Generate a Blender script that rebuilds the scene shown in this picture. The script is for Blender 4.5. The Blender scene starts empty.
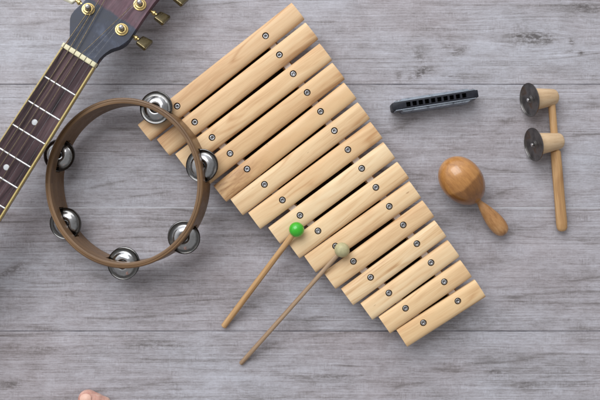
import bpy, bmesh, math, random
from mathutils import Vector, Matrix
random.seed(7)
PI = math.pi
scene = bpy.context.scene
COL = scene.collection
H = 1.0            # camera height over the floor, metres
S = 0.0012         # metres per photo pixel on the floor
W = {}             # world matrices

# ------------------------------------------------------------------ helpers
def P(px, py, z=0.0):
    k = S * (H - z) / H
    return Vector(((px - 300) * k, (200 - py) * k, z))

def lin(r, g, b):
    f = lambda c: (c / 255 / 12.92) if c / 255 <= .04045 else ((c / 255 + .055) / 1.055) ** 2.4
    return (f(r), f(g), f(b), 1.0)

def frame(o, xdir, up=(0, 0, 1)):
    x = Vector(xdir).normalized(); u = Vector(up)
    y = u.cross(x).normalized(); z = x.cross(y)
    M = Matrix((x, y, z)).transposed().to_4x4(); M.translation = Vector(o)
    return M

def zframe(o, zdir, xh=(1, 0, 0)):
    z = Vector(zdir).normalized(); x = Vector(xh)
    if abs(x.dot(z)) > .99: x = Vector((0, 1, 0))
    x = (x - z * x.dot(z)).normalized(); y = z.cross(x)
    M = Matrix((x, y, z)).transposed().to_4x4(); M.translation = Vector(o)
    return M

def place(o, M, parent=None):
    COL.objects.link(o) if o.name not in COL.objects else None
    if parent is not None:
        o.parent = parent
        o.matrix_basis = W[parent.name].inverted() @ M
    else:
        o.matrix_basis = M
    W[o.name] = M.copy()
    return o

def obj(name, geo, mat, parent=None, M=None, smooth=40, props=None):
    verts, faces = geo
    me = bpy.data.meshes.new(name)
    me.from_pydata([tuple(v) for v in verts], [], faces)
    bm = bmesh.new(); bm.from_mesh(me)
    bmesh.ops.recalc_face_normals(bm, faces=bm.faces); bm.to_mesh(me); bm.free()
    me.materials.append(mat)
    o = bpy.data.objects.new(name, me)
    place(o, M if M is not None else Matrix(), parent)
    shade(o, smooth)
    if props:
        for k, v in props.items(): o[k] = v
    return o

def shade(o, ang):
    me = o.data
    if ang is None: return
    for p in me.polygons: p.use_smooth = True
    me.set_sharp_from_angle(angle=math.radians(ang))

def thing(name, label, cat, M, group=None):
    e = bpy.data.objects.new(name, None); e.empty_display_size = .01
    place(e, M); e['label'] = label; e['category'] = cat
    if group: e['group'] = group
    return e

def copy(o, M, parent):
    c = o.copy(); place(c, M, parent); return c

def join(*geos):
    V, F = [], []
    for v, f in geos:
        n = len(V); V += [Vector(a) for a in v]; F += [[i + n for i in q] for q in f]
    return V, F

def xf(geo, M):
    return [M @ Vector(v) for v in geo[0]], geo[1]

def box(x0, x1, y0, y1, z0, z1):
    v = [Vector((x, y, z)) for z in (z0, z1) for x, y in ((x0, y0), (x1, y0), (x1, y1), (x0, y1))]
    return v, [[3, 2, 1, 0], [4, 5, 6, 7], [0, 1, 5, 4], [1, 2, 6, 5], [2, 3, 7, 6], [3, 0, 4, 7]]

def rbox(x0, x1, y0, y1, z0, z1, b=.0008, seg=2):
    bm = bmesh.new(); v, f = box(x0, x1, y0, y1, z0, z1)
    vs = [bm.verts.new(a) for a in v]; [bm.faces.new([vs[i] for i in q]) for q in f]
    bmesh.ops.bevel(bm, geom=bm.edges[:], offset=b, segments=seg, affect='EDGES', profile=.5)
    return from_bm(bm)

def from_bm(bm):
    bm.verts.index_update()
    r = [v.co.copy() for v in bm.verts], [[v.index for v in f.verts] for f in bm.faces]
    bm.free(); return r

def lathe(prof, seg=48, sx=1, sy=1):
    """prof: (r, z) list; closes at r==0 ends"""
    V, F, rows = [], [], []
    for r, z in prof:
        if r <= 1e-7:
            rows.append([len(V)]); V.append(Vector((0, 0, z)))
        else:
            rows.append(list(range(len(V), len(V) + seg)))
            V += [Vector((r * sx * math.cos(2 * PI * i / seg), r * sy * math.sin(2 * PI * i / seg), z)) for i in range(seg)]
    for a, b in zip(rows, rows[1:]):
        for i in range(seg):
            j = (i + 1) % seg
            if len(a) == 1 and len(b) == 1: continue
            if len(a) == 1: F.append([a[0], b[i], b[j]])
            elif len(b) == 1: F.append([a[i], b[0], a[j]])
            else: F.append([a[i], b[i], b[j], a[j]])
    return V, F

def loft(rings, caps=True):
    V, F = [], []; n = len(rings[0])
    for r in rings: V += [Vector(p) for p in r]
    for k in range(len(rings) - 1):
        for i in range(n):
            j = (i + 1) % n
            F.append([k * n + i, k * n + j, (k + 1) * n + j, (k + 1) * n + i])
    if caps:
        F.append(list(range(n))[::-1]); F.append([(len(rings) - 1) * n + i for i in range(n)])
    return V, F

def tube(pts, r, seg=10):
    rings = []
    for k, p in enumerate(pts):
        a = Vector(pts[max(0, k - 1)]); b = Vector(pts[min(len(pts) - 1, k + 1)])
        M = zframe(p, b - a, (0, 0, 1) if abs((b - a).normalized().z) < .9 else (1, 0, 0))
        rr = r[k] if isinstance(r, (list, tuple)) else r
        rings.append([M @ Vector((rr * math.cos(2 * PI * i / seg), rr * math.sin(2 * PI * i / seg), 0)) for i in range(seg)])
    return loft(rings)

def prism(poly, z0, z1):
    n = len(poly)
    V = [Vector((x, y, z0)) for x, y in poly] + [Vector((x, y, z1)) for x, y in poly]
    F = [list(range(n))[::-1], list(range(n, 2 * n))] + [[i, (i + 1) % n, n + (i + 1) % n, n + i] for i in range(n)]
    return V, F

def cut(o, geo, smooth=40):
    """boolean difference with a closed mesh given in o's local frame"""
    M = W[o.name]
    me = bpy.data.meshes.new('cutter'); me.from_pydata([tuple(v) for v in geo[0]], [], geo[1])
    bm = bmesh.new(); bm.from_mesh(me); bmesh.ops.recalc_face_normals(bm, faces=bm.faces); bm.to_mesh(me); bm.free()
    c = bpy.data.objects.new('cutter', me); COL.objects.link(c); c.matrix_basis = M
    m = o.modifiers.new('b', 'BOOLEAN'); m.object = c; m.operation = 'DIFFERENCE'; m.solver = 'EXACT'
    bpy.context.view_layer.update()
    dg = bpy.context.evaluated_depsgraph_get()
    new = bpy.data.meshes.new_from_object(o.evaluated_get(dg))
    o.modifiers.clear(); o.data = new
    bpy.data.objects.remove(c); bpy.data.meshes.remove(me)
    shade(o, smooth)

# ------------------------------------------------------------------ materials
class NT:
    def __init__(s, name):
        s.m = bpy.data.materials.new(name); s.m.use_nodes = True
        s.t = s.m.node_tree; s.b = s.t.nodes['Principled BSDF']
    def n(s, typ, **kw):
        nd = s.t.nodes.new(typ)
        for k, v in kw.items():
            if k.startswith('i_'):
                key = k[2:]; key = int(key) if key.isdigit() else key.replace('_', ' ')
                s.put(nd.inputs[key], v)
            else: setattr(nd, k, v)
        return nd
    def put(s, sock, v):
        if isinstance(v, bpy.types.NodeSocket): s.t.links.new(v, sock)
        elif isinstance(v, bpy.types.Node): s.t.links.new(v.outputs[0], sock)
        else: sock.default_value = v
    def math(s, op, a, b=0.0, c=0.0, clamp=False):
        nd = s.t.nodes.new('ShaderNodeMath'); nd.operation = op; nd.use_clamp = clamp
        s.put(nd.inputs[0], a); s.put(nd.inputs[1], b); s.put(nd.inputs[2], c); return nd.outputs[0]
    def coord(s, sx, sy, sz, src=None, off=None):
        if src is None: src = s.n('ShaderNodeTexCoord').outputs['Object']
        mp = s.n('ShaderNodeMapping'); s.put(mp.inputs[0], src); mp.inputs['Scale'].default_value = (sx, sy, sz)
        if off is not None: s.put(mp.inputs['Location'], off)
        return mp.outputs[0]
    def noise(s, vec, scale=1.0, detail=4, rough=.55, dist=0.0):
        nd = s.n('ShaderNodeTexNoise'); s.put(nd.inputs['Vector'], vec)
        nd.inputs['Scale'].default_value = scale; nd.inputs['Detail'].default_value = detail
        nd.inputs['Roughness'].default_value = rough; nd.inputs['Distortion'].default_value = dist
        return nd.outputs[0]
    def ramp(s, f, stops):
        nd = s.n('ShaderNodeValToRGB'); s.put(nd.inputs[0], f)
        e = nd.color_ramp.elements
        while len(e) < len(stops): e.new(.5)
        for q, (p, c) in zip(e, stops):
            q.position = p; q.color = c if len(c) == 4 else (*c, 1)
        return nd.outputs[0]
    def mix(s, f, a, b, mode='MIX'):
        nd = s.n('ShaderNodeMix', data_type='RGBA', blend_type=mode)
        s.put(nd.inputs[0], f); s.put(nd.inputs[6], a); s.put(nd.inputs[7], b); return nd.outputs[2]
    def mr(s, v, a, b, c=0., d=1.):
        nd = s.n('ShaderNodeMapRange'); s.put(nd.inputs[0], v)
        for i, q in enumerate((a, b, c, d)): nd.inputs[i + 1].default_value = q
        return nd.outputs[0]
    def bump(s, h, dist=.0003, strength=.5):
        nd = s.n('ShaderNodeBump'); s.put(nd.inputs['Height'], h)
        nd.inputs['Distance'].default_value = dist; nd.inputs['Strength'].default_value = strength
        s.t.links.new(nd.outputs[0], s.b.inputs['Normal'])
    def set(s, **kw):
        for k, v in kw.items(): s.put(s.b.inputs[k.replace('_', ' ')], v)
        return s.m

def gray(v): return (v, v, v, 1)

def floor_material():
    t = NT('weathered_grey_planks')
    co = t.n('ShaderNodeTexCoord').outputs['Object']
    sep = t.n('ShaderNodeSeparateXYZ', i_0=co); X, Y = sep.outputs[0], sep.outputs[1]
    # plank boards: seams at photo rows 84.3, 208 and 331
    pitch = 123.4 * S; y0 = (200 - 84.3) * S
    tt = t.math('DIVIDE', t.math('SUBTRACT', Y, y0), pitch)
    idx = t.math('FLOOR', tt)
    fr = t.math('SUBTRACT', tt, idx)
    d = t.math('MULTIPLY', t.math('MINIMUM', fr, t.math('SUBTRACT', 1.0, fr)), pitch)    # metres to the nearest seam
    wn = t.n('ShaderNodeTexWhiteNoise', noise_dimensions='1D', i_W=idx)
    offx = t.math('MULTIPLY', wn.outputs[0], 37.0)
    yy = t.math('SUBTRACT', Y, t.n('ShaderNodeAttribute', attribute_name='grain_shift').outputs['Fac'])   # knots bend the grain round them
    xo = t.math('ADD', X, offx)
    v = t.n('ShaderNodeCombineXYZ', i_0=xo, i_1=yy, i_2=t.math('MULTIPLY', idx, 3.1)).outputs[0]
    warp = t.noise(t.coord(5, 16, 1, v), 1, 3, .5)
    yw = t.math('ADD', yy, t.math('MULTIPLY', t.math('SUBTRACT', warp, .5), .008))
    vw = t.n('ShaderNodeCombineXYZ', i_0=xo, i_1=yw, i_2=t.math('MULTIPLY', idx, 3.1)).outputs[0]
    fine = t.noise(t.coord(6, 480, 1, vw), 1, 2, .6)
    fineS = t.noise(t.coord(120, 640, 1, vw), 1, 3, .7)
    speck = t.noise(t.coord(420, 620, 1, v), 1, 3, .7)
    patch = t.noise(t.coord(26, 48, 1, v), 1.3, 5, .7, .4)
    fine2 = t.noise(t.coord(90, 1100, 1, vw), 1, 2, .6)
    mid = t.noise(t.coord(5, 120, 1, vw), 1, 4, .6)
    big = t.noise(t.coord(2.4, 22, 1, vw), 1, 4, .6)
    cloud = t.noise(t.coord(11, 24, 1, v), 1, 5, .68)
    # saw marks across the grain, in patches
    saw = t.noise(t.coord(620, 110, 1, v), 1, 2, .6)
    sawm = t.ramp(t.noise(t.coord(14, 34, 1, v), 3.1, 2, .5), [(.46, gray(0)), (.66, gray(1))])
    # thin dark growth lines: contour lines of a smooth field
    fld = t.math('MULTIPLY', t.noise(t.coord(1.1, 11, 1, vw), 1, 2, .35), 15.0)
    con = t.math('ABSOLUTE', t.math('SUBTRACT', t.math('FRACT', fld), .5))
    line = t.ramp(con, [(0.0, gray(1)), (.07, gray(.35)), (.17, gray(0))])
    lmask = t.ramp(t.noise(t.coord(10, 60, 1, v), 1, 3, .6), [(.42, gray(0)), (.62, gray(1))])
    line = t.math('MULTIPLY', line, lmask)
    # dark hairline cracks
    crk = t.ramp(t.noise(t.coord(9, 420, 1, vw), 1, 2, .5), [(.66, gray(0)), (.76, gray(1))])
    val = t.math('MULTIPLY', fine, .20)
    for q, w in ((fineS, .22), (fine2, .12), (speck, .14), (patch, .22), (mid, .09), (big, .09), (cloud, .28)):
        val = t.math('ADD', val, t.math('MULTIPLY', q, w))
    val = t.math('ADD', val, t.math('MULTIPLY', t.math('MULTIPLY', t.math('SUBTRACT', saw, .5), sawm), .22))
    val = t.math('SUBTRACT', t.math('SUBTRACT', val, .05), t.math('MULTIPLY', line, .12))
    val = t.math('SUBTRACT', val, t.math('MULTIPLY', crk, .10))
    hair = t.ramp(t.noise(t.coord(3.5, 640, 1, vw), 1, 1, .4), [(.56, gray(0)), (.64, gray(1))])
    hairm = t.mr(t.noise(t.coord(12, 50, 1, v), 1.7, 3, .6), .42, .62)
    val = t.math('SUBTRACT', val, t.math('MULTIPLY', t.math('MULTIPLY', hair, hairm), .07))
    pale_l = t.ramp(t.noise(t.coord(8, 700, 1, vw), 1.13, 1, .4), [(.60, gray(0)), (.68, gray(1))])
    val = t.math('ADD', val, t.math('MULTIPLY', pale_l, .06))
    # smudges in the printed board: knot heart, and the streaks above the mouth organ
    rag = t.noise(t.coord(150, 330, 1), 1, 3, .7)
    blot = t.math('MULTIPLY', t.n('ShaderNodeAttribute', attribute_name='marks').outputs['Fac'], t.mr(rag, .38, .58, .1, 1.2))
    val = t.math('SUBTRACT', val, blot)
    col = t.ramp(val, [(.37, lin(92, 88, 89)), (.52, lin(132, 129, 132)), (.61, lin(156, 154, 160)), (.70, lin(174, 174, 182)), (.85, lin(197, 199, 210))])
    tone = t.noise(t.coord(4, 9, 1, v), 1, 3, .6)
    col = t.mix(t.mr(tone, .35, .65, 0, .6), col, t.mix(1.0, col, lin(238, 224, 218), 'MULTIPLY'))
    # seams: two dark joints, and one with a pale edge (between them)
    dj = t.math('ADD', d, t.math('MULTIPLY', t.math('SUBTRACT', t.noise(t.coord(60, 60, 1), 1, 2), .5), .0005))
    seam = t.ramp(t.math('MULTIPLY', dj, 1000), [(.25, gray(1)), (.95, gray(0))])
    pale = t.math('LESS_THAN', t.math('ABSOLUTE', t.math('SUBTRACT', Y, (200 - 207.7) * S)), .02)
    broken = t.mr(t.noise(t.coord(14, 1, 1), 1, 3), .35, .6, .45, 1)
    seamc = t.mix(pale, lin(66, 63, 70), lin(190, 191, 197))
    col = t.mix(t.math('MULTIPLY', seam, broken), col, seamc)
    rough = t.mr(val, .4, .9, .62, .48)
    hgt = t.math('SUBTRACT', val, t.math('MULTIPLY', seam, .6))
    t.bump(hgt, .0006, .5)
    return t.set(Base_Color=col, Roughness=rough, Specular_IOR_Level=.35)

def wood(name, dark, mid, light, along=(9, 220, 220), rough=.45, tint=False, contrast=1.0, knots=0., spec=.4, coat=0., bands=True, heart=False):
    """grain runs along local X"""
    t = NT(name)
    oi = t.n('ShaderNodeObjectInfo')
    off = t.n('ShaderNodeCombineXYZ', i_0=t.math('MULTIPLY', oi.outputs['Random'], 91.), i_1=t.math('MULTIPLY', oi.outputs['Random'], 57.), i_2=3.).outputs[0]
    c = t.n('ShaderNodeTexCoord').outputs['Object']
    w = t.noise(t.coord(10, 30, 30, c, off), 1, 2, .5)
    cw = t.n('ShaderNodeVectorMath', operation='ADD'); t.put(cw.inputs[0], c)
    t.put(cw.inputs[1], t.n('ShaderNodeCombineXYZ', i_0=0., i_1=t.math('MULTIPLY', t.math('SUBTRACT', w, .5), .012), i_2=0.))
    f = t.noise(t.coord(*along, cw.outputs[0], off), 1, 4, .6)
    g = t.noise(t.coord(along[0] * 5, along[1] * 5, along[2] * 5, cw.outputs[0], off), 1, 3, .6)
    b = t.noise(t.coord(along[0] * .7, along[1] * .25, along[2] * .25, cw.outputs[0], off), 1, 3, .5)
    v = t.math('ADD', t.math('ADD', t.math('MULTIPLY', f, .4 * contrast), t.math('MULTIPLY', g, .25 * contrast)), t.math('MULTIPLY', b, .5 * contrast))
    v = t.math('ADD', v, .575 * (1 - contrast))
    if bands:
        fl = t.math('MULTIPLY', t.noise(t.coord(5, 38, 38, cw.outputs[0], off), 1, 1.5, .4), 9.)
        ln = t.ramp(t.math('ABSOLUTE', t.math('SUBTRACT', t.math('FRACT', fl), .5)), [(0., gray(1)), (.3, gray(0))])
        msk = t.mr(t.noise(t.coord(14, 40, 40, c, off), 1, 2, .5), .45, .62)
        v = t.math('SUBTRACT', v, t.math('MULTIPLY', t.math('MULTIPLY', ln, msk), .16 * contrast))
    if heart:      # swirling brown figure that fades out along the bar
        xs = t.n('ShaderNodeSeparateXYZ', i_0=c).outputs[0]
        hz_ = t.mr(xs, -.085, -.025)
        v0 = t.math('ADD', t.math('MULTIPLY', t.math('SUBTRACT', f, .5), .3), .6)
        v = t.n('ShaderNodeMix', data_type='FLOAT', i_0=hz_, i_2=t.math('SUBTRACT', v, .05), i_3=v0).outputs[0]
    col = t.ramp(v, [(.36, dark), (.55, mid), (.72, light)])
    if tint:
        col = t.mix(1.0, col, oi.outputs['Color'], 'MULTIPLY')
        pk = t.ramp(t.noise(t.coord(60, 150, 150, c, off), 1, 2, .5), [(.765, gray(0)), (.80, gray(1))])
        col = t.mix(t.math('MULTIPLY', pk, .5), col, lin(120, 78, 46))
    t.bump(v, .0004, .25)
    return t.set(Base_Color=col, Roughness=t.mr(f, .3, .7, rough + .06, rough - .06), Specular_IOR_Level=spec, Coat_Weight=coat, Coat_Roughness=.12)

def metal(name, c, rough=.2, wear=.25, scale=300., dark=None):
    t = NT(name)
    n = t.noise(t.coord(scale, scale, scale), 1, 4, .65)
    col = t.mix(t.mr(n, .4, .7, 0, wear), c, dark or (c[0] * .4, c[1] * .4, c[2] * .4, 1))
    t.bump(n, .0001, .15)
    return t.set(Base_Color=col, Metallic=1.0, Roughness=t.mr(n, .35, .7, rough * .7, rough * 1.5 + .05))

def plain(name, c, rough=.5, var=.15, scale=400., spec=.4, bump=.2, coat=0.):
    t = NT(name)
    n = t.noise(t.coord(scale, scale, scale), 1, 4, .6)
    col = t.mix(t.mr(n, .3, .7, 0, 1), (c[0] * (1 - var), c[1] * (1 - var), c[2] * (1 - var), 1), (min(1, c[0] * (1 + var)), min(1, c[1] * (1 + var)), min(1, c[2] * (1 + var)), 1))
    t.bump(n, .0002, bump)
    return t.set(Base_Color=col, Roughness=rough, Specular_IOR_Level=spec, Coat_Weight=coat, Coat_Roughness=.1)

M_floor = floor_material()
M_bar = wood('xylophone_bar_wood', lin(186, 149, 111), lin(214, 186, 150), lin(225, 204, 171), tint=True, spec=.28, rough=.56, along=(6, 110, 110), contrast=1.0)
M_bar_heart = wood('xylophone_bar_heartwood', lin(146, 104, 70), lin(208, 174, 134), lin(226, 203, 168), tint=True, rough=.45, along=(16, 70, 70), contrast=1.5, heart=True)
M_bar_streak = wood('xylophone_bar_streaky_wood', lin(166, 124, 86), lin(212, 182, 144), lin(228, 207, 175), tint=True, rough=.45, along=(5, 150, 150), contrast=1.5)
M_rail = wood('frame_wood', lin(120, 84, 52), lin(150, 110, 72), lin(172, 132, 92), rough=.6)
M_felt = plain('white_felt', lin(232, 226, 224), .95, .1, 1200, .1, .5)
M_dark = plain('black_rubber', lin(30, 24, 22), .8, .2)
M_screw = metal('zinc_screw', (.56, .57, .59, 1), .32, .5, 700)
def hoop_material():
    t = NT('brown_stained_hoop')
    c = t.n('ShaderNodeTexCoord').outputs['Object']
    sep = t.n('ShaderNodeSeparateXYZ', i_0=c)
    ang = t.math('ARCTAN2', sep.outputs[1], sep.outputs[0])
    rad = t.math('SQRT', t.math('ADD', t.math('MULTIPLY', sep.outputs[0], sep.outputs[0]), t.math('MULTIPLY', sep.outputs[1], sep.outputs[1])))
    v = t.n('ShaderNodeCombineXYZ', i_0=t.math('MULTIPLY', ang, .09), i_1=rad, i_2=sep.outputs[2]).outputs[0]
    a = t.noise(t.coord(14, 500, 700, v), 1, 4, .6)
    b = t.noise(t.coord(10, 60, 110, v), 1, 3, .5)
    s = t.noise(t.coord(260, 260, 260), 1, 3, .6)
    v2 = t.math('ADD', t.math('MULTIPLY', a, .5), t.math('MULTIPLY', b, .5))
    col = t.ramp(v2, [(.3, lin(84, 60, 40)), (.5, lin(113, 86, 59)), (.72, lin(136, 106, 76))])
    t.bump(t.math('ADD', v2, t.math('MULTIPLY', s, .3)), .0003, .3)
    return t.set(Base_Color=col, Roughness=t.mr(s, .3, .7, .30, .46), Specular_IOR_Level=.45)
M_hoop = hoop_material()
def jingle_material():
    t = NT('dark_rimmed_nickel_jingle')
    c = t.n('ShaderNodeTexCoord').outputs['Object']; sep = t.n('ShaderNodeSeparateXYZ', i_0=c); oi = t.n('ShaderNodeObjectInfo')
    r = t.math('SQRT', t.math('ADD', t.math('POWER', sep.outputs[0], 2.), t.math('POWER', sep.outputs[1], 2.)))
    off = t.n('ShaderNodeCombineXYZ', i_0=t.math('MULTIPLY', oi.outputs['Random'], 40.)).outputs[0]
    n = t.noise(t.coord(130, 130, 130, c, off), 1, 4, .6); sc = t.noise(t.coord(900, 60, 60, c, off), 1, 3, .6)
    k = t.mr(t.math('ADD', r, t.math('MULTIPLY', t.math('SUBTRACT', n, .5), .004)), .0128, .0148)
    col = t.mix(k, (.40, .40, .41, 1), (.12, .118, .116, 1))  # colour darkens towards the rim; random tarnish blotches come next
    col = t.mix(t.mr(n, .52, .72, 0, .6), col, (.2, .18, .16, 1))
    t.bump(t.math('ADD', n, t.math('MULTIPLY', sc, .3)), .00012, .3)
    return t.set(Base_Color=col, Metallic=1.0, Roughness=t.mr(n, .35, .7, .10, .26))
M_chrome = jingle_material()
M_fret = metal('nickel_fret', (.74, .74, .74, 1), .42, .1)
M_steel = metal('steel_string', (.20, .20, .21, 1), .4, .2)
M_bronze = metal('bronze_wound_string', (.20, .16, .105, 1), .45, .3)
M_gold = metal('gold_plate', (.66, .50, .22, 1), .30, .5, 500, (.35, .25, .1, 1))
M_post = metal('chrome_post', (.8, .8, .8, 1), .12, .15)
M_oldgold = metal('tarnished_gold', (.16, .13, .075, 1), .28, .6, 600, (.12, .10, .05, 1))
M_button_glare = plain('button_window_glare', lin(232, 228, 205), .35, .06)  # bright window reflection on the left buttons, painted in as cream
M_nut = plain('bone_nut', lin(212, 205, 172), .45, .14, 500)
M_bind = plain('aged_cream_binding', lin(186, 166, 104), .4, .12, 500)
M_pearl = plain('pearl_dot', lin(190, 193, 196), .2, .08, 900)
M_board = wood('rosewood_fretboard', lin(34, 24, 27), lin(62, 46, 50), lin(88, 68, 71), along=(14, 500, 500), rough=.6, contrast=1.3, spec=.22)
M_neck = wood('neck_mahogany', lin(60, 32, 20), lin(92, 50, 30), lin(120, 72, 44), rough=.35, coat=.3)
def head_material():
    t = NT('worn_blue_black_head_lacquer')
    c = t.n('ShaderNodeTexCoord').outputs['Object']       # local X runs up the head, Y across it
    sep = t.n('ShaderNodeSeparateXYZ', i_0=c)
    n1 = t.noise(t.coord(45, 45, 45), 1, 5, .65); n2 = t.noise(t.coord(30, 260, 260), 1, 4, .6)
    blue = t.ramp(n1, [(.35, lin(34, 38, 50)), (.55, lin(50, 55, 70)), (.75, lin(84, 91, 108))])
    plum = t.ramp(n2, [(.3, lin(66, 44, 54)), (.6, lin(94, 66, 76)), (.8, lin(114, 84, 92))])
    edge = t.math('ADD', sep.outputs[0], t.math('MULTIPLY', t.math('SUBTRACT', n1, .5), .012))
    f = t.mr(edge, .0575, .0605)
    col = t.mix(f, blue, plum)
    sc = t.ramp(t.noise(t.coord(60, 340, 60), 1, 3, .7, 1.2), [(.68, gray(0)), (.76, gray(1))])
    col = t.mix(t.math('MULTIPLY', sc, .45), col, lin(160, 168, 184))
    t.bump(n1, .0003, .12)
    return t.set(Base_Color=col, Roughness=t.mr(n1, .3, .7, .34, .55), Specular_IOR_Level=.28)
M_head = head_material()
M_stick_tan = wood('tan_beech', lin(146, 108, 68), lin(180, 141, 96), lin(200, 164, 120), along=(12, 600, 600), rough=.5)
M_stick_grey = wood('greyed_beech', lin(126, 100, 78), lin(156, 130, 104), lin(178, 154, 128), along=(12, 600, 600), rough=.6)
M_green = plain('green_paint', lin(52, 168, 34), .28, .06, 60, .5, .05, .4)
M_bead = plain('pale_olive_bead', lin(172, 166, 128), .55, .12, 260, .3)
M_spool = wood('pale_beech', lin(168, 138, 104), lin(196, 167, 132), lin(210, 185, 152), along=(20, 500, 500), rough=.6, contrast=.8)
def maraca_material():
    t = NT('varnished_two_tone_wood')
    c = t.n('ShaderNodeTexCoord').outputs['Object']
    sep = t.n('ShaderNodeSeparateXYZ', i_0=c)             # local Z runs from the head to the handle
    g = t.noise(t.coord(110, 110, 22), 1, 5, .6, .6); f = t.noise(t.coord(700, 700, 60), 1, 3, .6)
    v = t.math('ADD', t.math('MULTIPLY', g, .7), t.math('MULTIPLY', f, .3))
    a = t.ramp(v, [(.3, lin(142, 93, 46)), (.55, lin(180, 127, 70)), (.75, lin(200, 150, 90))])
    b = t.ramp(v, [(.3, lin(104, 64, 28)), (.55, lin(138, 91, 44)), (.75, lin(162, 112, 60))])
    e = t.math('ADD', sep.outputs[2], t.math('MULTIPLY', t.math('SUBTRACT', t.noise(t.coord(48, 48, 48), 1, 4, .55), .5), .014))
    col = t.mix(t.mr(e, .0004, .0040), a, b)
    dk = t.ramp(t.noise(t.coord(45, 45, 45), 1.3, 3, .6), [(.62, gray(0)), (.74, gray(1))])
    col = t.mix(t.math('MULTIPLY', dk, .22), col, lin(110, 66, 32))
    t.bump(g, .0004, .1)
    return t.set(Base_Color=col, Roughness=.30, Specular_IOR_Level=.5, Coat_Weight=.5, Coat_Roughness=.07)
M_maraca = maraca_material()
def cymbal_material():
    t = NT('dull_pressed_steel')
    c = t.n('ShaderNodeTexCoord').outputs['Object']
    sep = t.n('ShaderNodeSeparateXYZ', i_0=c)
    r = t.math('SQRT', t.math('ADD', t.math('POWER', sep.outputs[0], 2.), t.math('POWER', sep.outputs[1], 2.)))
    ring = t.math('SINE', t.math('MULTIPLY', r, 5200.))
    n = t.noise(t.coord(70, 70, 70), 1, 3, .5)
    col = t.ramp(n, [(.35, (.09, .085, .083, 1)), (.55, (.20, .19, .185, 1)), (.68, (.18, .12, .08, 1))])
    t.bump(t.math('ADD', ring, n), .00012, .5)
    return t.set(Base_Color=col, Metallic=1., Roughness=.38)
M_cymbal = cymbal_material()
M_comb = plain('black_comb', lin(30, 32, 40), .5, .35, 260, .25)
M_cover = metal('blued_cover_plate', (.42, .47, .54, 1), .40, .75, 160, (.10, .11, .13, 1))
def skin_material():
    t = NT('skin')
    n = t.noise(t.coord(60, 60, 60), 1, 4, .6); p = t.noise(t.coord(900, 900, 900), 1, 3, .6)
    n = t.math('ADD', t.math('MULTIPLY', n, .7), t.math('MULTIPLY', t.noise(t.coord(260, 120, 200), 1, 4, .65), .3))
    col = t.ramp(n, [(.36, lin(176, 122, 110)), (.5, lin(200, 156, 142)), (.64, lin(214, 182, 166))])
    t.bump(t.math('ADD', p, t.noise(t.coord(90, 500, 200), 1, 3, .6)), .0006, .6)
    return t.set(Base_Color=col, Roughness=.5, Subsurface_Weight=.25, Subsurface_Radius=(.006, .002, .001), Subsurface_Scale=.8)
M_skin = skin_material()
M_nail = plain('toenail', lin(210, 170, 153), .35, .06)

# ------------------------------------------------------------------ floor
import numpy as np
def axis(a, b, step):
    return np.concatenate([[-2.5, -1.5, -.9], np.arange(a, b + step / 2, step), [.9, 1.5, 2.5]])
gx, gy = axis(-.42, .42, .0025), axis(-.30, .30, .0015)
GX, GY = np.meshgrid(gx, gy)
nx_, ny_ = len(gx), len(gy)
fv = np.stack([GX.ravel(), GY.ravel(), np.zeros(GX.size)], 1)
ids = np.arange(nx_ * ny_).reshape(ny_, nx_)
ff = np.stack([ids[:-1, :-1].ravel(), ids[:-1, 1:].ravel(), ids[1:, 1:].ravel(), ids[1:, :-1].ravel()], 1)
fm = bpy.data.meshes.new('floor'); fm.from_pydata(fv.tolist(), [], ff.tolist()); fm.materials.append(M_floor)
shift = np.zeros(GX.size); marks = np.zeros(GX.size)
for kx_, ky_, rx, ry, am in ((536, 37.5, .052, .016, .8), (576, 21, .05, .013, .5), (505, 24, .05, .012, .35), (120, 318, .07, .012, .3), (330, 372, .05, .008, .3)):
    cx, cy = (kx_ - 300) * S, (200 - ky_) * S
    g = np.exp(-((fv[:, 0] - cx) / rx) ** 2 - ((fv[:, 1] - cy) / ry) ** 2)
    shift += (fv[:, 1] - cy) * g * am
for kx_, ky_, rx, ry, ang, am in ((536, 37.5, 3.2, 2.2, 0, .24), (531, 39, 17, 7, 8, .15), (548, 40, 6, 3, 10, .14), (522, 36, 13, 2, 0, .16),
        (420, 57, 4, 6, 8, .18), (419, 74, 10, 3.2, 28, .24), (423, 70, 7, 2, 0, .18), (459, 51, 8, 3, 25, .18), (447, 47, 7, 2, 8, .14),
        (399, 76, 2, 3.4, 0, .18), (572, 42, 2.2, 2.6, 0, .24), (581, 53, 2.6, 1.6, 0, .26), (570, 51, 5, 1.2, 10, .18),
        (452, 76, 12, 1.1, 2, .18), (5, 180, 12, 5, 10, .16), (12, 270, 16, 3, 25, .16), (300, 275, 26, 4, 0, .10),
        (160, 345, 24, 5, 0, .08), (8, 385, 10, 4, 0, .16), (330, 377, 22, 2, 0, .14), (495, 372, 10, 2, 0, .14), (50, 349, 30, 3, 0, .08), (526, 386, 9, 3, 0, .12), (588, 8, 22, 4, 0, .14), (430, 100, 30, 2, 4, .06)):
    cx, cy = (kx_ - 300) * S, (200 - ky_) * S; a = math.radians(ang)
    ux, uy = fv[:, 0] - cx, fv[:, 1] - cy
    p = (ux * math.cos(a) + uy * math.sin(a)) / (rx * S); q = (uy * math.cos(a) - ux * math.sin(a)) / (ry * S)
    marks += am * np.exp(-.7 * (p * p + q * q))
for nm, arr in (('grain_shift', shift), ('marks', marks)):
    at = fm.attributes.new(nm, 'FLOAT', 'POINT'); at.data.foreach_set('value', arr.astype(np.float32))
fl = bpy.data.objects.new('floor', fm); place(fl, Matrix())
fl['kind'] = 'structure'

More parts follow.
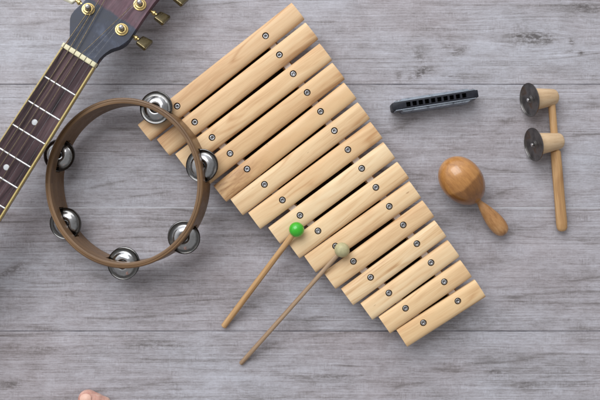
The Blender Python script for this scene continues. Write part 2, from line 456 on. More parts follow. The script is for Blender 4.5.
# ------------------------------------------------------------------ xylophone
ZR, ZF, ZB, ZT = .0225, .0240, .0243, .0335      # rail top, felt top, bar underside, bar crown
Lc = [(137.7, 124.5), (156.8, 139.2), (175.2, 153.9), (194.4, 169.6), (213.5, 185.6), (230.4, 199), (248.2, 212.6), (268.2, 227.6), (287.6, 242), (304.2, 256), (323.6, 272.6), (341.2, 289), (360.6, 303.6), (378.6, 317), (396.4, 330)]
Rc = [(291.4, 2.6), (305.2, 22.4), (319.4, 43.4), (332, 62.6), (343.6, 82.4), (357.4, 102.2), (370.2, 121.8), (383, 142), (397, 161.8), (409.2, 181.2), (422.2, 200.4), (434.4, 220.4), (447.6, 240.2), (460.2, 260.2), (474.8, 279.8)]
Ls = [(177, 106), (194.6, 122), (212, 137.4), (230, 153.4), (247, 169), (264.4, 184.4), (282.4, 200), (300, 215.4), (318, 231), (335.6, 246.2), (353.5, 261.5), (370.7, 277.5), (389, 293.2), (405.7, 308.5), (423.5, 323)]
Rs = [(265.6, 35.6), (279.4, 54.6), (293.2, 73.6), (307.2, 92.4), (320.6, 111.4), (334.4, 130.6), (348, 149.6), (361.8, 168.4), (376, 187.4), (389.4, 206.4), (403.4, 225), (417, 243.8), (431.2, 262.8), (444.4, 282), (458, 301.2)]
TINT = [(.93, .84, .76), (.97, .90, .82), (1, .93, .84), (.92, .83, .72), (.96, .89, .79), (1.0, .96, .89), (.97, .88, .77), (1.02, 1.0, .95), (.99, .93, .84), (1, .95, .87), (1.02, .97, .89), (.99, .94, .86), (1.02, .98, .91), (1, .94, .84), (.99, .92, .80)]
ORD = ['longest bar, at the top end', 'second longest bar', 'third longest bar', 'fourth longest bar, with swirling brown grain at its left end']
xo = P(300, 190, 0)
xyl = thing('xylophone', 'large pale wooden xylophone with fifteen bars in the middle of the grey floor', 'xylophone', Matrix.Translation(xo))
def screw_geo():
    prof = [(0, -.004), (.0012, -.004), (.0012, 0), (.0028, .0003), (.0029, .0007), (.0028, .0010), (.0024, .0012), (.0019, .0011), (.0015, .0006), (.0008, .0001), (0, 0.0)]
    return lathe(prof, 24)
zs = ZT - .0030
scr0 = wash0 = None
for i in range(15):
    zc = .0300
    a = P(*Lc[i], zc); b = P(*Rc[i], zc)
    d = (b - a); d.z = 0
    wid = (.0242 - .0006 * i / 14)
    n = Vector((d.y, -d.x, 0)).normalized()           # towards the lower right of the photo
    L = d.length
    mid = (a + b) / 2 + n * wid / 2; mid.z = ZB
    M = frame(mid, d)
    th = ZT - ZB; hs = .0052
    rings = []
    for k, (sx, sh) in enumerate(((-L / 2, .90), (-L / 2 + .0004, .965), (-L / 2 + .0012, 1), (L / 2 - .0012, 1), (L / 2 - .0004, .965), (L / 2, .90))):
        ring = [Vector((sx, -wid / 2 * (.97 + .03 * sh), .0008)), Vector((sx, -wid / 2 + .0008, 0)), Vector((sx, wid / 2 - .0008, 0)), Vector((sx, wid / 2 * (.97 + .03 * sh), .0008))]
        for q in range(19):
            u = math.cos(PI * q / 18)
            zz = hs + (th - hs) * (1 - abs(u) ** 3.4) ** .62
            ring.append(Vector((sx, wid / 2 * u * (.965 + .035 * sh), zz * (.94 + .06 * sh) if sh < 1 else zz)))
        rings.append(ring)
    bar = obj('bar', loft(rings), {4: M_bar_heart, 11: M_bar_streak}.get(i, M_bar), xyl, M, smooth=35)
    bar.color = (*TINT[i], 1)
    Mi = M.inverted(); cg = []
    for sp in (Ls[i], Rs[i]):
        c = Mi @ P(*sp, ZT); cg.append((c.x, c.y))
    geo = join(*[xf(lathe([(0, th - .0034), (.0040, th - .0034), (.0040, th + .01), (0, th + .01)], 32), Matrix.Translation((cx, cy, 0))) for cx, cy in cg])
    cut(bar, geo, 35)
    for cx, cy in cg:
        Mw = M @ Matrix.Translation((cx, cy, th - .00335)) 
        Ms = M @ Matrix.Translation((cx, cy, th - .0028)) @ Matrix.Rotation(random.uniform(0, 3), 4, 'Z') @ Matrix.Rotation(random.uniform(-.12, .12), 4, 'X') @ Matrix.Translation((0, 0, random.uniform(-.0003, .0003)))
        if scr0 is None:
            wash0 = obj('washer', lathe([(0, 0), (.0038, 0), (.0038, .0004), (0, .0004)], 24), M_dark, bar, Mw)
            scr0 = obj('screw', screw_geo(), M_screw, bar, Ms, smooth=40)
            cut(scr0, box(-.0020, .0020, -.0003, .0003, -.0004, .003), 40); cut(scr0, box(-.0003, .0003, -.0020, .0020, -.0004, .003), 40)
        else:
            copy(wash0, Mw, bar); copy(scr0, Ms, bar)
for sl in (Ls, Rs):
    a = P(*sl[0], ZR); b = P(*sl[-1], ZR); d = (b - a); d.z = 0
    M = frame(Vector(((a.x + b.x) / 2, (a.y + b.y) / 2, 0)), d); L = d.length + .014
    obj('rail', rbox(-L / 2, L / 2, -.006, .006, .0002 if sl is Ls else .0001, ZR, .0008), M_rail, xyl, M)
    obj('felt_strip', rbox(-L / 2 + .001, L / 2 - .001, -.0042, .0042, ZR + .00005, ZF + .0001, .0004), M_felt, xyl, M)
bb = [P(*q, 0) for q in (Ls[0], Rs[0], Rs[-1], Ls[-1])]
bi = xo
obj('gap_shade_board', prism([((q - bi).x, (q - bi).y) for q in bb], .0004, .0032), plain('gap_shade_brown', lin(66, 54, 48), .8, .2), xyl, Matrix.Translation(bi), smooth=30)  # added dark sheet that deepens the shade seen between the bars
for i in (0, 14):
    a = P(*Ls[i], ZR); b = P(*Rs[i], ZR); d = b - a; d.z = 0
    M = frame(Vector(((a.x + b.x) / 2, (a.y + b.y) / 2, 0)), d)
    obj('end_rail', rbox(-d.length / 2 + .007, d.length / 2 - .007, -.006, .006, .0003, ZR - .0006, .0008), M_rail, xyl, M)

# ------------------------------------------------------------------ tambourine
TILT = math.asin(.128); az = math.radians(14)
nrm = Vector((-math.sin(TILT) * math.cos(az), -math.sin(TILT) * math.sin(az), math.cos(TILT)))
HH = .040
topc = P(122.8, 183.4, .0545)
base = topc - nrm * HH; base.z = .0155
MT = zframe(base, nrm)
tam = thing('tambourine', 'brown headless tambourine ring with steel jingles, propped on the left ends of the bars', 'tambourine', MT)
RX, RY = .0922, .0966; TH = .0060
kx, ky = RX / .0944, RY / .0944
ro, ri = .0944, .0944 - TH
prof = [(ri + .0006, 0), (ro - .0006, 0), (ro, .0006), (ro, HH * .5), (ro, HH - .0056), (ro + .0001, HH - .005), (ro + .0004, HH - .0045), (ro + .0004, HH - .0014), (ro - .0002, HH - .0005), (ro - .0012, HH),
        (ro - .0019, HH - .0001), (ro - .0022, HH - .0006), (ro - .0025, HH - .0006), (ro - .0029, HH - .0001), (ro - .0042, HH), (ri + .0002, HH - .0004), (ri, HH - .0012), (ri, HH * .5), (ri, .0006), (ri + .0006, 0)]
V, F = lathe(prof, 180, kx, ky)
n = 180; V = V[:-n]; last = (len(prof) - 1) * n
F = [[(i - last if i >= last else i) for i in f] for f in F]
hoop = obj('hoop', (V, F), M_hoop, tam, MT, smooth=40)
angs = []
Mti = MT.inverted()
for jx, jy in ((157.5, 109.7), (203.6, 166), (186, 236.8), (122.3, 263.8), (63.5, 224.3), (54.5, 153.5)):
    a = 0
    for _ in range(2):
        p = P(jx, jy, .035 if jx > 120 else .03)
        q = Mti @ p; a = math.atan2(q.y / ky, q.x / kx)
    angs.append(a)
cutters = []
zj = HH * .49; rm = (ro + ri) / 2
for a in angs:
    cutters.append(xf(box(-.02, .02, -.0198, .0198, zj - .0062, zj + .0062), Matrix.Translation((rm * kx * math.cos(a), rm * ky * math.sin(a), 0)) @ Matrix.Rotation(a, 4, 'Z')))
cut(hoop, join(*cutters), 40)
R = .0187
jp = [(.0010, .0016), (.0030, .0015), (.0040, .0019), (.0052, .0029), (.0066, .0033), (.0084, .0032), (.0104, .0026), (.0122, .0015), (.0134, .0005), (.0142, .0001), (.0156, -.0001), (.0176, .0000), (.0184, .0003), (R, .0008)]
jp2 = [(r, z - .0005) for r, z in reversed(jp)]
jprof = jp + jp2 + [jp[0]]
jv, jf = lathe(jprof, 64); jn = 64; jl = (len(jprof) - 1) * jn
jv = jv[:-jn]; jf = [[(i - jl if i >= jl else i) for i in f] for f in jf]
j0 = p0 = None
rj = random.Random(4)
for k, a in enumerate(angs):
    cx, cy = rm * kx * math.cos(a), rm * ky * math.sin(a)
    Mp = MT @ Matrix.Translation((cx, cy, zj))
    if p0 is None: p0 = obj('pin', lathe([(0, -.008), (.0009, -.008), (.0009, .008), (0, .008)], 12), M_steel, tam, Mp)
    else: copy(p0, Mp, tam)
    sh = rj.uniform(-.0006, .0006)
    for s in (1, -1):
        dx = (0.0004, -.0030, .0)[k % 3] if s < 0 else 0
        dx = {2: -.0022}.get(k, rj.uniform(-.0006, .0006)) if s < 0 else rj.uniform(-.0004, .0004)
        Mj = MT @ Matrix.Translation((cx + dx, cy + rj.uniform(-.0008, .0008), zj + (.0011 if s > 0 else -.0014))) @ Matrix.Rotation(rj.uniform(-.035, .035), 4, 'X') @ Matrix.Rotation(rj.uniform(-.035, .035), 4, 'Y')
        if s < 0: Mj = Mj @ Matrix.Rotation(PI, 4, 'X')
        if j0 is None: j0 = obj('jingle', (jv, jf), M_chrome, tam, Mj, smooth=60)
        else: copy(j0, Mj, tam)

# ------------------------------------------------------------------ guitar
ZN = .0750
def ext(p, q, s):                                    # point at fraction s along p->q in the photo
    return (p[0] + (q[0] - p[0]) * s, p[1] + (q[1] - p[1]) * s)
gl0, gl1 = (60.6, 48.2), (26.3, 100.4)
gr0, gr1 = (94.6, 66.6), (0.2, 218.6)
dn = (P(*gl1, ZN) + P(45, 144, ZN)) / 2 - (P(*gl0, ZN) + P(*gr0, ZN)) / 2
dn.z = 0
g0 = (P(*gl0, ZN) + P(*gr0, ZN)) / 2
Lax = (P(47.1, 57.4, ZN) - g0)
cl = ((P(gl0[0], gl0[1], ZN) + P(gr0[0], gr0[1], ZN)) / 2)
dirv = ((P(*gr1, ZN) - P(*gr0, ZN)).normalized() + (P(*gl1, ZN) - P(*gl0, ZN)).normalized()).normalized()   # down the neck
Mn = frame(g0, dirv)      # local X down the neck, local Y = up x X
gui = thing('guitar', 'guitar neck and dark headstock with gold tuners, left of the tambourine', 'guitar', Matrix.Translation((g0.x, g0.y, 0)))
Mni = Mn.inverted()
def nl(px, py): 
    q = Mni @ P(px, py, ZN); return q.x, q.y
LEN = .36
la, lb = nl(*gl0), nl(*gl1); ra, rb = nl(*gr0), nl(*gr1)
def yl(x): return la[1] + (lb[1] - la[1]) / (lb[0] - la[0]) * (x - la[0])
def yr(x): return ra[1] + (rb[1] - ra[1]) / (rb[0] - ra[0]) * (x - ra[0])
sgn = 1 if yl(0) > yr(0) else -1
bwid = .0016
def strip(y0f, y1f, z0, z1, x0=0., x1=LEN, crown=0., seg=1):
    rings = []
    for x in (x0, x1):
        a, b = y0f(x), y1f(x); ring = []
        m = 8
        for q in range(m + 1):
            u = q / m; ring.append(Vector((x, a + (b - a) * u, z1 + crown * (1 - (2 * u - 1) ** 2))))
        ring += [Vector((x, b, z0)), Vector((x, a, z0))]
        rings.append(ring)
    return loft(rings)
obj('fretboard', strip(lambda x: yl(x) - sgn * bwid, lambda x: yr(x) + sgn * bwid, -.006, 0, 0.0, LEN, .0006), M_board, gui, Mn, smooth=30)
obj('binding', strip(lambda x: yl(x), lambda x: yl(x) - sgn * (bwid - .00002), -.006, .0002), M_bind, gui, Mn, smooth=30)
obj('binding', strip(lambda x: yr(x) + sgn * (bwid - .00002), lambda x: yr(x), -.006, .0002), M_bind, gui, Mn, smooth=30)
rings = []
for x, dep in ((-.012, .013), (0, .0155), (.03, .0160), (.1, .0165), (LEN, .019)):
    a, b = yl(x) - sgn * .0003, yr(x) + sgn * .0003; ring = [Vector((x, a, -.0061)), Vector((x, b, -.0061))]
    for q in range(1, 14):
        t_ = PI * q / 14
        ring.append(Vector((x, (a + b) / 2 + (b - a) / 2 * math.cos(t_), -.0061 - dep * math.sin(t_) ** .8)))
    rings.append(ring)
obj('neck', loft(rings), M_neck, gui, Mn, smooth=35)
# frets
fr_r = [(74.5, 94.7), (59.6, 120), (45, 144.2), (30.6, 167.2), (17.3, 188), (5.2, 208.6)]
fx = [nl(*p)[0] for p in fr_r]
st = fx[-1] - fx[-2]
while fx[-1] + st * .944 < LEN - .004:
    st *= .944; fx.append(fx[-1] + st)
slope = (nl(43.6, 76.5)[0] - nl(74.5, 94.7)[0])
for x in fx:
    a, b = yl(x) - sgn * .0016, yr(x) + sgn * .0016
    rings = []
    m = 10
    for q in range(m + 1):
        u = q / m; y = a + (b - a) * u; zc = .0006 * (1 - (2 * u - 1) ** 2)
        xx = x + slope * (1 - u) * .5
        rings.append([Vector((xx + .0011 * math.cos(t_), y, zc - .0002 + .0011 * math.sin(t_))) for t_ in [PI * w / 6 for w in range(7)]])
    obj('fret', loft(rings), M_fret, gui, Mn, smooth=50)
dots = [nl(34.9, 122.3), nl(6.6, 167.3)]
xs7 = (fx[5] + fx[6]) / 2; xs9 = (fx[7] + fx[8]) / 2
for x, y in dots + [(xs7, (yl(xs7) + yr(xs7)) / 2), (xs9, (yl(xs9) + yr(xs9)) / 2)]:
    obj('inlay_dot', lathe([(0, 0), (.0033, 0), (.0033, .00025), (.003, .00035), (0, .00035)], 28), M_pearl, gui, Mn @ Matrix.Translation((x, y, .0006)), smooth=30)
# nut
slots = [(63.2, 48.4), (68.4, 51.5), (74, 54.8), (79.4, 58), (84.8, 61.2), (90.4, 64.5)]
ny = [nl(*s)[1] for s in slots]
rings = []
ya, yb = yl(0) + sgn * .0004, yr(0) - sgn * .0004
nut = obj('nut', rbox(-.0060, -.0003, min(ya, yb), max(ya, yb), -.0060, .0024, .0009, 3), M_nut, gui, Mn, smooth=40)
cut(nut, join(*[box(-.01, .003, y - .00055, y + .00055, .0008, .005) for y in ny]), 40)
# head
tiltd = math.radians(13)
up_ = -dirv                                          # towards the head tip
hd = Vector((up_.x * math.cos(tiltd), up_.y * math.cos(tiltd), -math.sin(tiltd)))
h0 = g0 + up_ * .0062; h0.z = ZN - .0016
Mh = frame(h0, hd, (0, 0, 1))
hn = Mh.col[2].xyz; Mhi = Mh.inverted(); cam = Vector((0, 0, H))
def hl(px, py, dz=0.):                                # where the line of sight through a photo point meets the head plane
    dd = P(px, py, 0) - cam; pl = h0 + hn * dz
    s = (pl - cam).dot(hn) / dd.dot(hn); q = Mhi @ (cam + dd * s); return q.x, q.y
left = [(61.5, 46.8), (68, 43.5), (69.6, 40), (69.8, 30), (69.9, 19), (71, 14.5), (74.8, 9.8), (85, .8), (97, -14), (112, -36), (127, -58), (131, -70), (127, -82)]
top = [(142, -82), (158, -72), (178, -78), (196, -66)]
right = [(197, -54), (190, -42), (176, -22), (155.8, 0), (144, 16.5), (133.5, 32.5), (127.5, 41.5), (121, 46), (112, 48.6), (104, 53), (98.6, 59.6), (95.8, 65)]
poly = [hl(*p) for p in left + top + right]
# smooth polyline (one pass of corner cutting)
sm = []
for i, p in enumerate(poly):
    q = poly[(i + 1) % len(poly)]
    if i == len(poly) - 1: sm += [p]; continue
    sm += [(p[0] * .8 + q[0] * .2, p[1] * .8 + q[1] * .2), (p[0] * .2 + q[0] * .8, p[1] * .2 + q[1] * .8)]
sm[0] = poly[0]
bm = bmesh.new(); v_, f_ = prism(sm, -.0105, 0)
vs = [bm.verts.new(a) for a in v_]; [bm.faces.new([vs[i] for i in q]) for q in f_]
bm.edges.ensure_lookup_table()
bmesh.ops.bevel(bm, geom=[e for e in bm.edges if abs(e.verts[0].co.z - e.verts[1].co.z) < 1e-6 and e.verts[0].co.z > -.001], offset=.0007, segments=2, affect='EDGES')
obj('headstock', from_bm(bm), M_head, gui, Mh, smooth=35)
posts = [(88.2, 8.6), (107, -17), (126, -42), (121.6, 29), (139.8, 4), (159, -15)]
pl_ = [hl(*p, .002) for p in posts]
def paddle(w0, w1, l, th):
    # tapered button: x outward, y width
    rings = []
    for u in (0, .06, .14, .35, .7, .9, .97, 1.0):
        w = (w0 + (w1 - w0) * u) * (1 if .05 < u < .95 else .86); t2 = th * (1 if .05 < u < .95 else .75) * (.75 + .25 * u)
        rings.append([Vector((l * u, w / 2 * math.copysign(abs(math.cos(a)) ** .35, math.cos(a)), t2 / 2 * math.copysign(abs(math.sin(a)) ** .35, math.sin(a)))) for a in [2 * PI * (q + .5) / 28 for q in range(28)]])
    return loft(rings)
for k, (x, y) in enumerate(pl_):
    Mp = Mh @ Matrix.Translation((x, y, 0))
    tp = obj('tuning_post', lathe([(0, -.002), (.0029, -.002), (.0029, .0062), (.0027, .0084), (.0021, .0098), (.0010, .0105), (0, .0107)], 28), M_post, gui, Mp)
    obj('bushing', lathe([(.0030, 0), (.0072, 0), (.0074, .0004), (.0072, .0011), (.0060, .0014), (.0056, .0022), (.0048, .0027), (.0038, .0027), (.0030, .0020), (.0030, 0)], 36), M_gold, tp, Mp)
    side = (1 if k >= 3 else -1)
    yo = sgn * -1 * side
    # direction outwards across the head
    out = 1 if (Mhi @ P(*posts[3], .06)).y > (Mhi @ P(*posts[0], .06)).y else -1
    out *= side
    yedge = y + out * .0088
    Mk = Mh @ Matrix.Translation((x + .0035, yedge, -.0085)) @ Matrix.Rotation(out * PI / 2, 4, 'Z')
    tk = obj('tuning_peg', tube([(0, 0, 0), (.0055, 0, 0), (.0062, 0, 0), (.0085, 0, 0), (.0092, 0, 0), (.016, 0, 0)], [.0018, .0018, .0030, .0030, .0017, .0017], 16), M_gold, gui, Mk)
    Mb = Mk @ Matrix.Translation((.0112, 0, 0)) @ Matrix.Rotation(math.radians(30) * out, 4, 'X')
    obj('peg_button', paddle(.0145, .0185, .0135, .0062), M_oldgold if k >= 3 else M_button_glare, tk, Mb, smooth=50)
# strings
gauge = [.00058, .00052, .00044, .00036, .00017, .00014]
tgt = [(0.9, None), None, None, None, None, None]
for k in range(6):
    y0 = ny[k]
    xe = LEN
    # tail position: read from the photo at the lower crossing for the wound strings
    far = {1: nl(34, 105), 2: nl(41.3, 105), 3: nl(49.7, 105)}.get(k)
    if far:
        sl_ = (far[1] - y0) / far[0]; ye = y0 + sl_ * xe
    elif k == 0: ye = yl(xe) - sgn * .0021
    elif k == 4: ye = y0 + (yr(xe) - yr(0)) * .6
    else: ye = yr(xe) + sgn * .0042
    pts = [Mn @ Vector((xe, ye, .0036)), Mn @ Vector((.1, y0 + (ye - y0) * .1 / xe, .0028)), Mn @ Vector((0, y0, .0021)), Mn @ Vector((-.0053, y0, .0019))]
    px_, py_ = pl_[k] if k < 3 else pl_[{3: 5, 4: 4, 5: 3}[k]]
    c = Mh @ Vector((px_, py_, .0048))
    dirp = (c - pts[-1]); t3 = dirp.normalized(); side = Vector((-t3.y, t3.x, 0)).normalized() * (-.0031 if k < 3 else .0031)
    pts.append(c + side)
    # windings round the post
    for w in range(0, 26):
        a = 2 * PI * w / 10 * (1 if k < 3 else -1)
        base_v = side.copy(); R3 = Matrix.Rotation(a, 3, 'Z')
        pts.append(c + (R3 @ base_v) * 1.03 - Vector((0, 0, w * .00007)))
    obj('string', tube(pts, gauge[k], 8), M_bronze if k < 4 else M_steel, gui, Matrix(), smooth=60)

# ------------------------------------------------------------------ mallets
def mallet(hx, hy, hr, hz, ex, ey, er, mat_h, mat_s, label):
    hc = P(hx, hy, hz); e = P(ex, ey, er * 1.02)
    M0 = Matrix.Translation((e.x, e.y, 0))
    t = thing('xylophone_mallet', label, 'mallet', M0, 'mallets leaning on the xylophone')
    L = (hc - e).length
    M = frame(e, hc - e)
    prof_ = [(0, 0), (er * .75, .0001), (er, .0010), (er * 1.02, .03), (er * .98, L * .5), (er * .93, L - hr * .4), (0, L - hr * .4)]
    v, f = lathe(prof_, 24)
    v = [Vector((a.z, a.x, a.y)) for a in v]
    obj('stick', (v, f), mat_s, t, M, smooth=40)
    ball = [(hr * math.sin(PI * q / 24), -hr * math.cos(PI * q / 24) * .97) for q in range(25)]
    ball[0] = (0, ball[0][1]); ball[-1] = (0, ball[-1][1])
    obj('mallet_head', lathe(ball, 40), mat_h, t, zframe(hc, hc - e), smooth=60)
mallet(296.6, 229.6, .0089, ZT + .0086, 223.4, 326.8, .0036, M_green, M_stick_tan, 'wooden beater with a glossy green ball head resting on the xylophone bars')
mallet(342, 250, .0088, ZT + .0085, 240.6, 364, .0027, M_bead, M_stick_grey, 'thin greyish wooden beater with a dull pale olive ball head resting on the xylophone bars')

# ------------------------------------------------------------------ harmonica
a = P(392.6, 106.6, .027); b = P(478.3, 93.2, .027); d = b - a
HL = d.length
MHm = frame(Vector(((a.x + b.x) / 2, (a.y + b.y) / 2, 0)), d)
har = thing('harmonica', 'small dark ten hole harmonica with its holes facing up, right of the xylophone', 'harmonica', MHm)
hw = .0043; hz = .027
comb = obj('comb', rbox(-HL / 2, HL / 2, -hw, hw, .0003, hz, .0009, 2), M_comb, har, MHm)
Mhi2 = MHm.inverted()
q0 = (Mhi2 @ P(408.2, 102.3, hz)).x; q1 = (Mhi2 @ P(464.2, 95.0, hz)).x
cut(comb, join(*[box(q0 + (q1 - q0) * k / 9 - .0025, q0 + (q1 - q0) * k / 9 + .0025, -.0026, .0026, hz - .014, hz + .01) for k in range(10)]), 35)
for s in (1, -1):
    rings = []
    x0 = (Mhi2 @ P(401, 103, .024)).x; x1 = (Mhi2 @ P(469.5, 92, .024)).x
    for x in (x0, x0 + .0015, x0 + .004, (x0 + x1) / 2, x1 - .004, x1 - .0015, x1):
        e_ = 1 if x0 + .003 < x < x1 - .003 else (.86 if x0 + .001 < x < x1 - .001 else .55)
        ring = []
        for q in range(13):
            u = q / 12; z = .0012 + (hz - .0035 - .0012) * u
            bul = (.0018 + .0028 * math.sin(PI * min(1, .16 + (1 - u) * .46)) ** .8) * e_
            ring.append(Vector((x, s * (hw + bul), z)))
        for q in range(12, -1, -1):
            u = q / 12; z = .0012 + (hz - .0035 - .0012) * u
            ring.append(Vector((x, s * (hw + .00125), z)))
        rings.append(ring)
    obj('cover_plate', loft(rings), M_cover, har, MHm, smooth=50)
    # reed plate edge and the rivets holding the cover
    obj('reed_plate', rbox(-HL / 2 + .003, HL / 2 - .003, min(s * (hw + .00005), s * (hw + .0012)), max(s * (hw + .00005), s * (hw + .0012)), .0008, hz - .0004, .0002, 1), M_cover, har, MHm)
    for x in (x0 - .0045, x1 + .0045):
        obj('rivet', lathe([(.0019, 0), (.0018, .0007), (.0010, .0013), (0, .0014)], 16), M_steel, har, MHm @ Matrix.Translation((x, s * (hw + .0011), hz * .78)) @ Matrix.Rotation(-s * PI / 2, 4, 'X'))

# ------------------------------------------------------------------ maraca
hc = P(462.0, 181.0, .0245); end = P(505.0, 234.0, .0098)
ax = (end - hc); ax2 = ax.normalized()
mar = thing('maraca', 'varnished brown wooden maraca with an egg shaped head, below the harmonica', 'maraca', Matrix.Translation((hc.x, hc.y, 0)))
MM = zframe(hc, ax)
u_ = S * .977
A, B = 27.0 * u_, 20.9 * u_
eg = []
for q in range(0, 33):
    t_ = PI * q / 32; z = -A * math.cos(t_)
    r = B * math.sin(t_) * (1 + .05 * math.cos(t_))
    if z > A * .955 and q < 32: continue
    if q == 32: continue
    eg.append((r, z))
eg[0] = (0, eg[0][1])
zl = eg[-1][1]
obj('head', lathe(eg + [(.0036, zl + .0004), (0, zl + .0005)], 64), M_maraca, mar, MM, smooth=60)
Lh = ax.length
hp = [(0, zl - .002), (.0040, zl - .002), (.0046, zl + .0002), (.0044, zl + .0018), (.0034, zl + .0030), (.0038, zl + .006), (.0056, zl + .011), (.0078, zl + .019), (.0095, zl + .027), (.0102, zl + .034), (.0099, zl + .040), (.0085, zl + .045), (.0058, zl + .0483), (.0027, zl + .0496), (0, zl + .050)]
sc_ = (Lh - zl) / .050
hp = [(r, zl + (z - zl) * sc_) for r, z in hp]
# smooth the handle profile
def cr(ps, m=4):
    out = []
    for i in range(len(ps) - 1):
        p0_, p1_, p2_, p3_ = ps[max(0, i - 1)], ps[i], ps[i + 1], ps[min(len(ps) - 1, i + 2)]
        for j in range(m):
            t = j / m
            out.append(tuple(max(0, .5 * (2 * p1_[c] + (p2_[c] - p0_[c]) * t + (2 * p0_[c] - 5 * p1_[c] + 4 * p2_[c] - p3_[c]) * t * t + (3 * p1_[c] - p0_[c] - 3 * p2_[c] + p3_[c]) * t ** 3)) for c in (0, 1)))
    out.append(ps[-1]); return out
M_handle = wood('maraca_handle_wood', lin(130, 88, 50), lin(166, 120, 74), lin(188, 144, 98), along=(60, 400, 400), rough=.35, coat=.3)
hv, hf = lathe([hp[0]] + cr(hp[1:]), 40)
MX = MM @ Matrix.Rotation(-PI / 2, 4, 'Y')   # so that the grain (local X) runs along the handle
hv = [Vector((a.z, a.y, -a.x)) for a in hv]
obj('handle', (hv, hf), M_handle, mar, MX, smooth=60)

# ------------------------------------------------------------------ cymbal stick
cyr = thing('cymbal_stick', 'wooden stick with two pale spools, each carrying a dull steel disc', 'cymbal stick', Matrix.Translation(P(556, 150, 0)))
for (dxp, dyp), (exp_, eyp) in (((530.6, 99.6), (555.4, 96.9)), ((534.8, 144.4), (561.0, 140.8))):
    dc = P(dxp, dyp, .0215); ec = P(exp_, eyp, .0094)
    axd = (dc - ec).normalized()
    Ms = zframe(ec, axd); L = (dc - ec).length
    rr = .0098; rb_ = .0132
    pr = [(0, 0), (rr - .0038, .0001), (rr - .0020, .0006), (rr - .0008, .0017), (rr, .0036), (rr + (rb_ - rr) * .5, L * .5), (rb_, L - .0022), (rb_ - .0006, L - .0012), (0, L - .0012)]
    sv, sf = lathe(pr, 40)
    sv = [Vector((a.z, a.y, -a.x)) for a in sv]
    sp = obj('spool', (sv, sf), M_spool, cyr, Ms @ Matrix.Rotation(-PI / 2, 4, 'Y'), smooth=40)
    Rc_ = .0199
    cp = [(.0011, .0016), (.0030, .0018), (.0044, .0012), (.0052, .0004), (.0064, .0001), (.0130, -.0003), (.0150, -.0004), (.0178, -.0001), (.0186, .0004), (Rc_ - .0004, .0014), (Rc_, .0013)]
    cpf = cp + [(r, z - .0007) for r, z in reversed(cp)] + [cp[0]]
    cv, cf = lathe(cpf, 64); ll = (len(cpf) - 1) * 64; cv = cv[:-64]; cf = [[(i - ll if i >= ll else i) for i in f] for f in cf]
    wob = Matrix.Rotation(.05, 4, 'X') @ Matrix.Rotation(-.04, 4, 'Y')
    Mc = Ms @ Matrix.Translation((0, 0, L + .0006)) @ wob
    obj('cymbal', (cv, cf), M_cymbal, cyr, Mc, smooth=60)
    obj('nail', lathe([(0, -.003), (.0009, -.003), (.0009, .0032), (.0020, .0033), (.0019, .0040), (.0010, .0046), (0, .0047)], 20), M_post, cyr, Ms @ Matrix.Translation((0, 0, L + .0002)), smooth=40)
# handle: thin part through the spools, thicker grip below
a = P(550.8, 97, .0118); k_ = P(555.6, 151, .0104); e = P(562.0, 231.0, .0066)
Mst = frame(k_, (e - a)); Lg = (e - k_).length; Lt = (k_ - a).length
gp = [(0, -Lt + .001), (.0040, -Lt + .001), (.0043, -Lt + .003), (.0043, -.0006), (.0050, 0), (.0059, .001), (.0062, .02), (.0062, Lg * .6), (.0065, Lg - .010), (.0062, Lg - .004), (.0048, Lg - .0010), (.0025, Lg + .0003), (0, Lg + .0006)]
gv, gf = lathe(gp, 32); gv = [Vector((v.z, v.x, v.y)) for v in gv]
obj('handle', (gv, gf), M_stick_tan, cyr, Mst, smooth=40)

# ------------------------------------------------------------------ bare foot at the lower edge
def foot():
    bm = bmesh.new()
    def cap(p, q, r1, r2, n=9):
        p, q = Vector(p), Vector(q)
        for i in range(n + 1):
            t = i / n
            bmesh.ops.create_icosphere(bm, subdivisions=2, radius=r1 + (r2 - r1) * t, matrix=Matrix.Translation(p.lerp(q, t)))
    # local: Y forward to the toes, X to the right; the big toe is on the left (a right foot)
    cap((0, -.0130, .0125), (.002, -.034, .0135), .0126, .0110); cap((.002, -.034, .0135), (.006, -.075, .018), .0105, .019)
    for tx, ty, r in ((.0180, -.0195, .0088), (.0335, -.028, .0076), (.047, -.040, .0071), (.060, -.053, .0068)):
        cap((tx, ty, r), (tx - .001, ty - .017, r + .005), r, r * .86, 7)
        cap((tx - .001, ty - .017, r + .005), (tx * .9, -.085, .015), r * .86, .013, 9)
    cap((.0085, -.0165, .0118), (.0095, -.050, .0135), .0114, .0110)
    cap((.008, -.080, .019), (.022, -.170, .034), .018, .028, 14); cap((.054, -.090, .013), (.030, -.190, .022), .013, .021, 14)
    cap((.030, -.085, .017), (.026, -.180, .040), .016, .027, 14)
    cap((.026, -.170, .036), (.028, -.232, .030), .028, .029, 10)
    cap((.027, -.195, .045), (.028, -.215, .100), .031, .034, 10); cap((.028, -.215, .100), (.026, -.225, .300), .034, .050, 22)
    me = bpy.data.meshes.new('t'); bm.to_mesh(me); bm.free()
    return me
Mf = Matrix.Translation(P(87.2, 388.6, .0125) - Vector((0, 0, .0125))) @ Matrix.Rotation(math.radians(4), 4, 'Z')
me = foot()
ft = bpy.data.objects.new('person', me); place(ft, Mf)
rm_ = ft.modifiers.new('r', 'REMESH'); rm_.mode = 'VOXEL'; rm_.voxel_size = .0017
sm_ = ft.modifiers.new('s', 'SMOOTH'); sm_.iterations = 14; sm_.factor = .6
bpy.context.view_layer.update()
new = bpy.data.meshes.new_from_object(ft.evaluated_get(bpy.context.evaluated_depsgraph_get()))
ft.modifiers.clear(); ft.data = new; new.materials.clear(); new.materials.append(M_skin)
for p in new.polygons: p.use_smooth = True
ft['label'] = 'tip of a bare foot poking into the bottom edge of the floor'; ft['category'] = 'person'
nv, nf = [], []
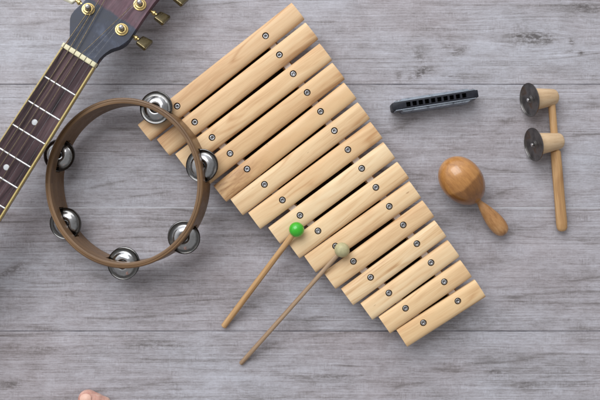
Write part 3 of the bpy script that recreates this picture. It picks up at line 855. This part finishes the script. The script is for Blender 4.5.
for lay in (.0131, .0122):
    for a in range(9):
        for b_ in range(9):
            u, v = b_ / 4 - 1, a / 8
            ph = math.radians(30) * u * (1 - .25 * max(0, 1 - 4 * v)); th_ = math.radians(46 + 50 * v + 6 * (u * u) * (1 - v))
            dv = Vector((math.sin(ph) * 1.0, math.cos(th_) * math.cos(ph), math.sin(th_) * math.cos(ph)))
            nv.append(Vector((0, -.0130, .0125)) + dv * lay)
for l_ in (0, 81):
    for a in range(8):
        for b_ in range(8):
            k0 = l_ + a * 9 + b_; nf.append([k0, k0 + 1, k0 + 10, k0 + 9])
for a in range(8):
    nf += [[a, a + 1, 82 + a, 81 + a], [72 + a, 73 + a, 154 + a, 153 + a], [a * 9, a * 9 + 9, a * 9 + 90, a * 9 + 81], [a * 9 + 8, a * 9 + 17, a * 9 + 98, a * 9 + 89]]
obj('toenail', (nv, nf), M_nail, ft, Mf, smooth=50)

# ------------------------------------------------------------------ light, world, camera
w = bpy.data.worlds.new('World'); scene.world = w; w.use_nodes = True
nt = w.node_tree; bg = nt.nodes['Background']
tc = nt.nodes.new('ShaderNodeTexCoord'); vm = nt.nodes.new('ShaderNodeVectorMath'); vm.operation = 'DOT_PRODUCT'
rp = nt.nodes.new('ShaderNodeValToRGB')
nt.links.new(tc.outputs['Generated'], vm.inputs[0]); vm.inputs[1].default_value = Vector((-.45, .80, .12)).normalized()
mr = nt.nodes.new('ShaderNodeMapRange'); nt.links.new(vm.outputs['Value'], mr.inputs[0]); mr.inputs[1].default_value = -1
nt.links.new(mr.outputs[0], rp.inputs[0]); nt.links.new(rp.outputs[0], bg.inputs[0])
e = rp.color_ramp.elements                       # a dim room, brighter towards its windows
e[0].position = 0; e[0].color = (.38, .38, .38, 1)
e[1].position = .95; e[1].color = (1.5, 1.53, 1.57, 1)
q = e.new(.52); q.color = (.38, .38, .38, 1)
q = e.new(.70); q.color = (.66, .66, .67, 1)
bg.inputs[1].default_value = 1.0

def area(name, loc, target, sx, sy, power, col):
    l = bpy.data.lights.new(name, 'AREA'); l.shape = 'RECTANGLE'; l.size = sx; l.size_y = sy; l.energy = power; l.color = col
    o = bpy.data.objects.new(name, l); COL.objects.link(o)
    d = Vector(target) - Vector(loc); o.location = loc; o.rotation_euler = d.to_track_quat('-Z', 'Y').to_euler()
    return o
area('window_light', (-.80, 1.45, 2.05), (0, 0, 0), 2.1, 1.9, 58, (.97, .985, 1.0))

cd = bpy.data.cameras.new('camera'); co_ = bpy.data.objects.new('camera', cd); COL.objects.link(co_)
co_.location = (0, 0, H); co_.rotation_euler = (0, 0, 0)
cd.sensor_width = 36; cd.lens = 36 * H / (600 * S); cd.clip_start = .01; cd.clip_end = 50
cd.dof.use_dof = True; cd.dof.focus_distance = H - .028; cd.dof.aperture_fstop = 4.5
scene.camera = co_
scene.view_settings.view_transform = 'Standard'; scene.view_settings.look = 'None'
scene.view_settings.exposure = 0; scene.view_settings.gamma = 1
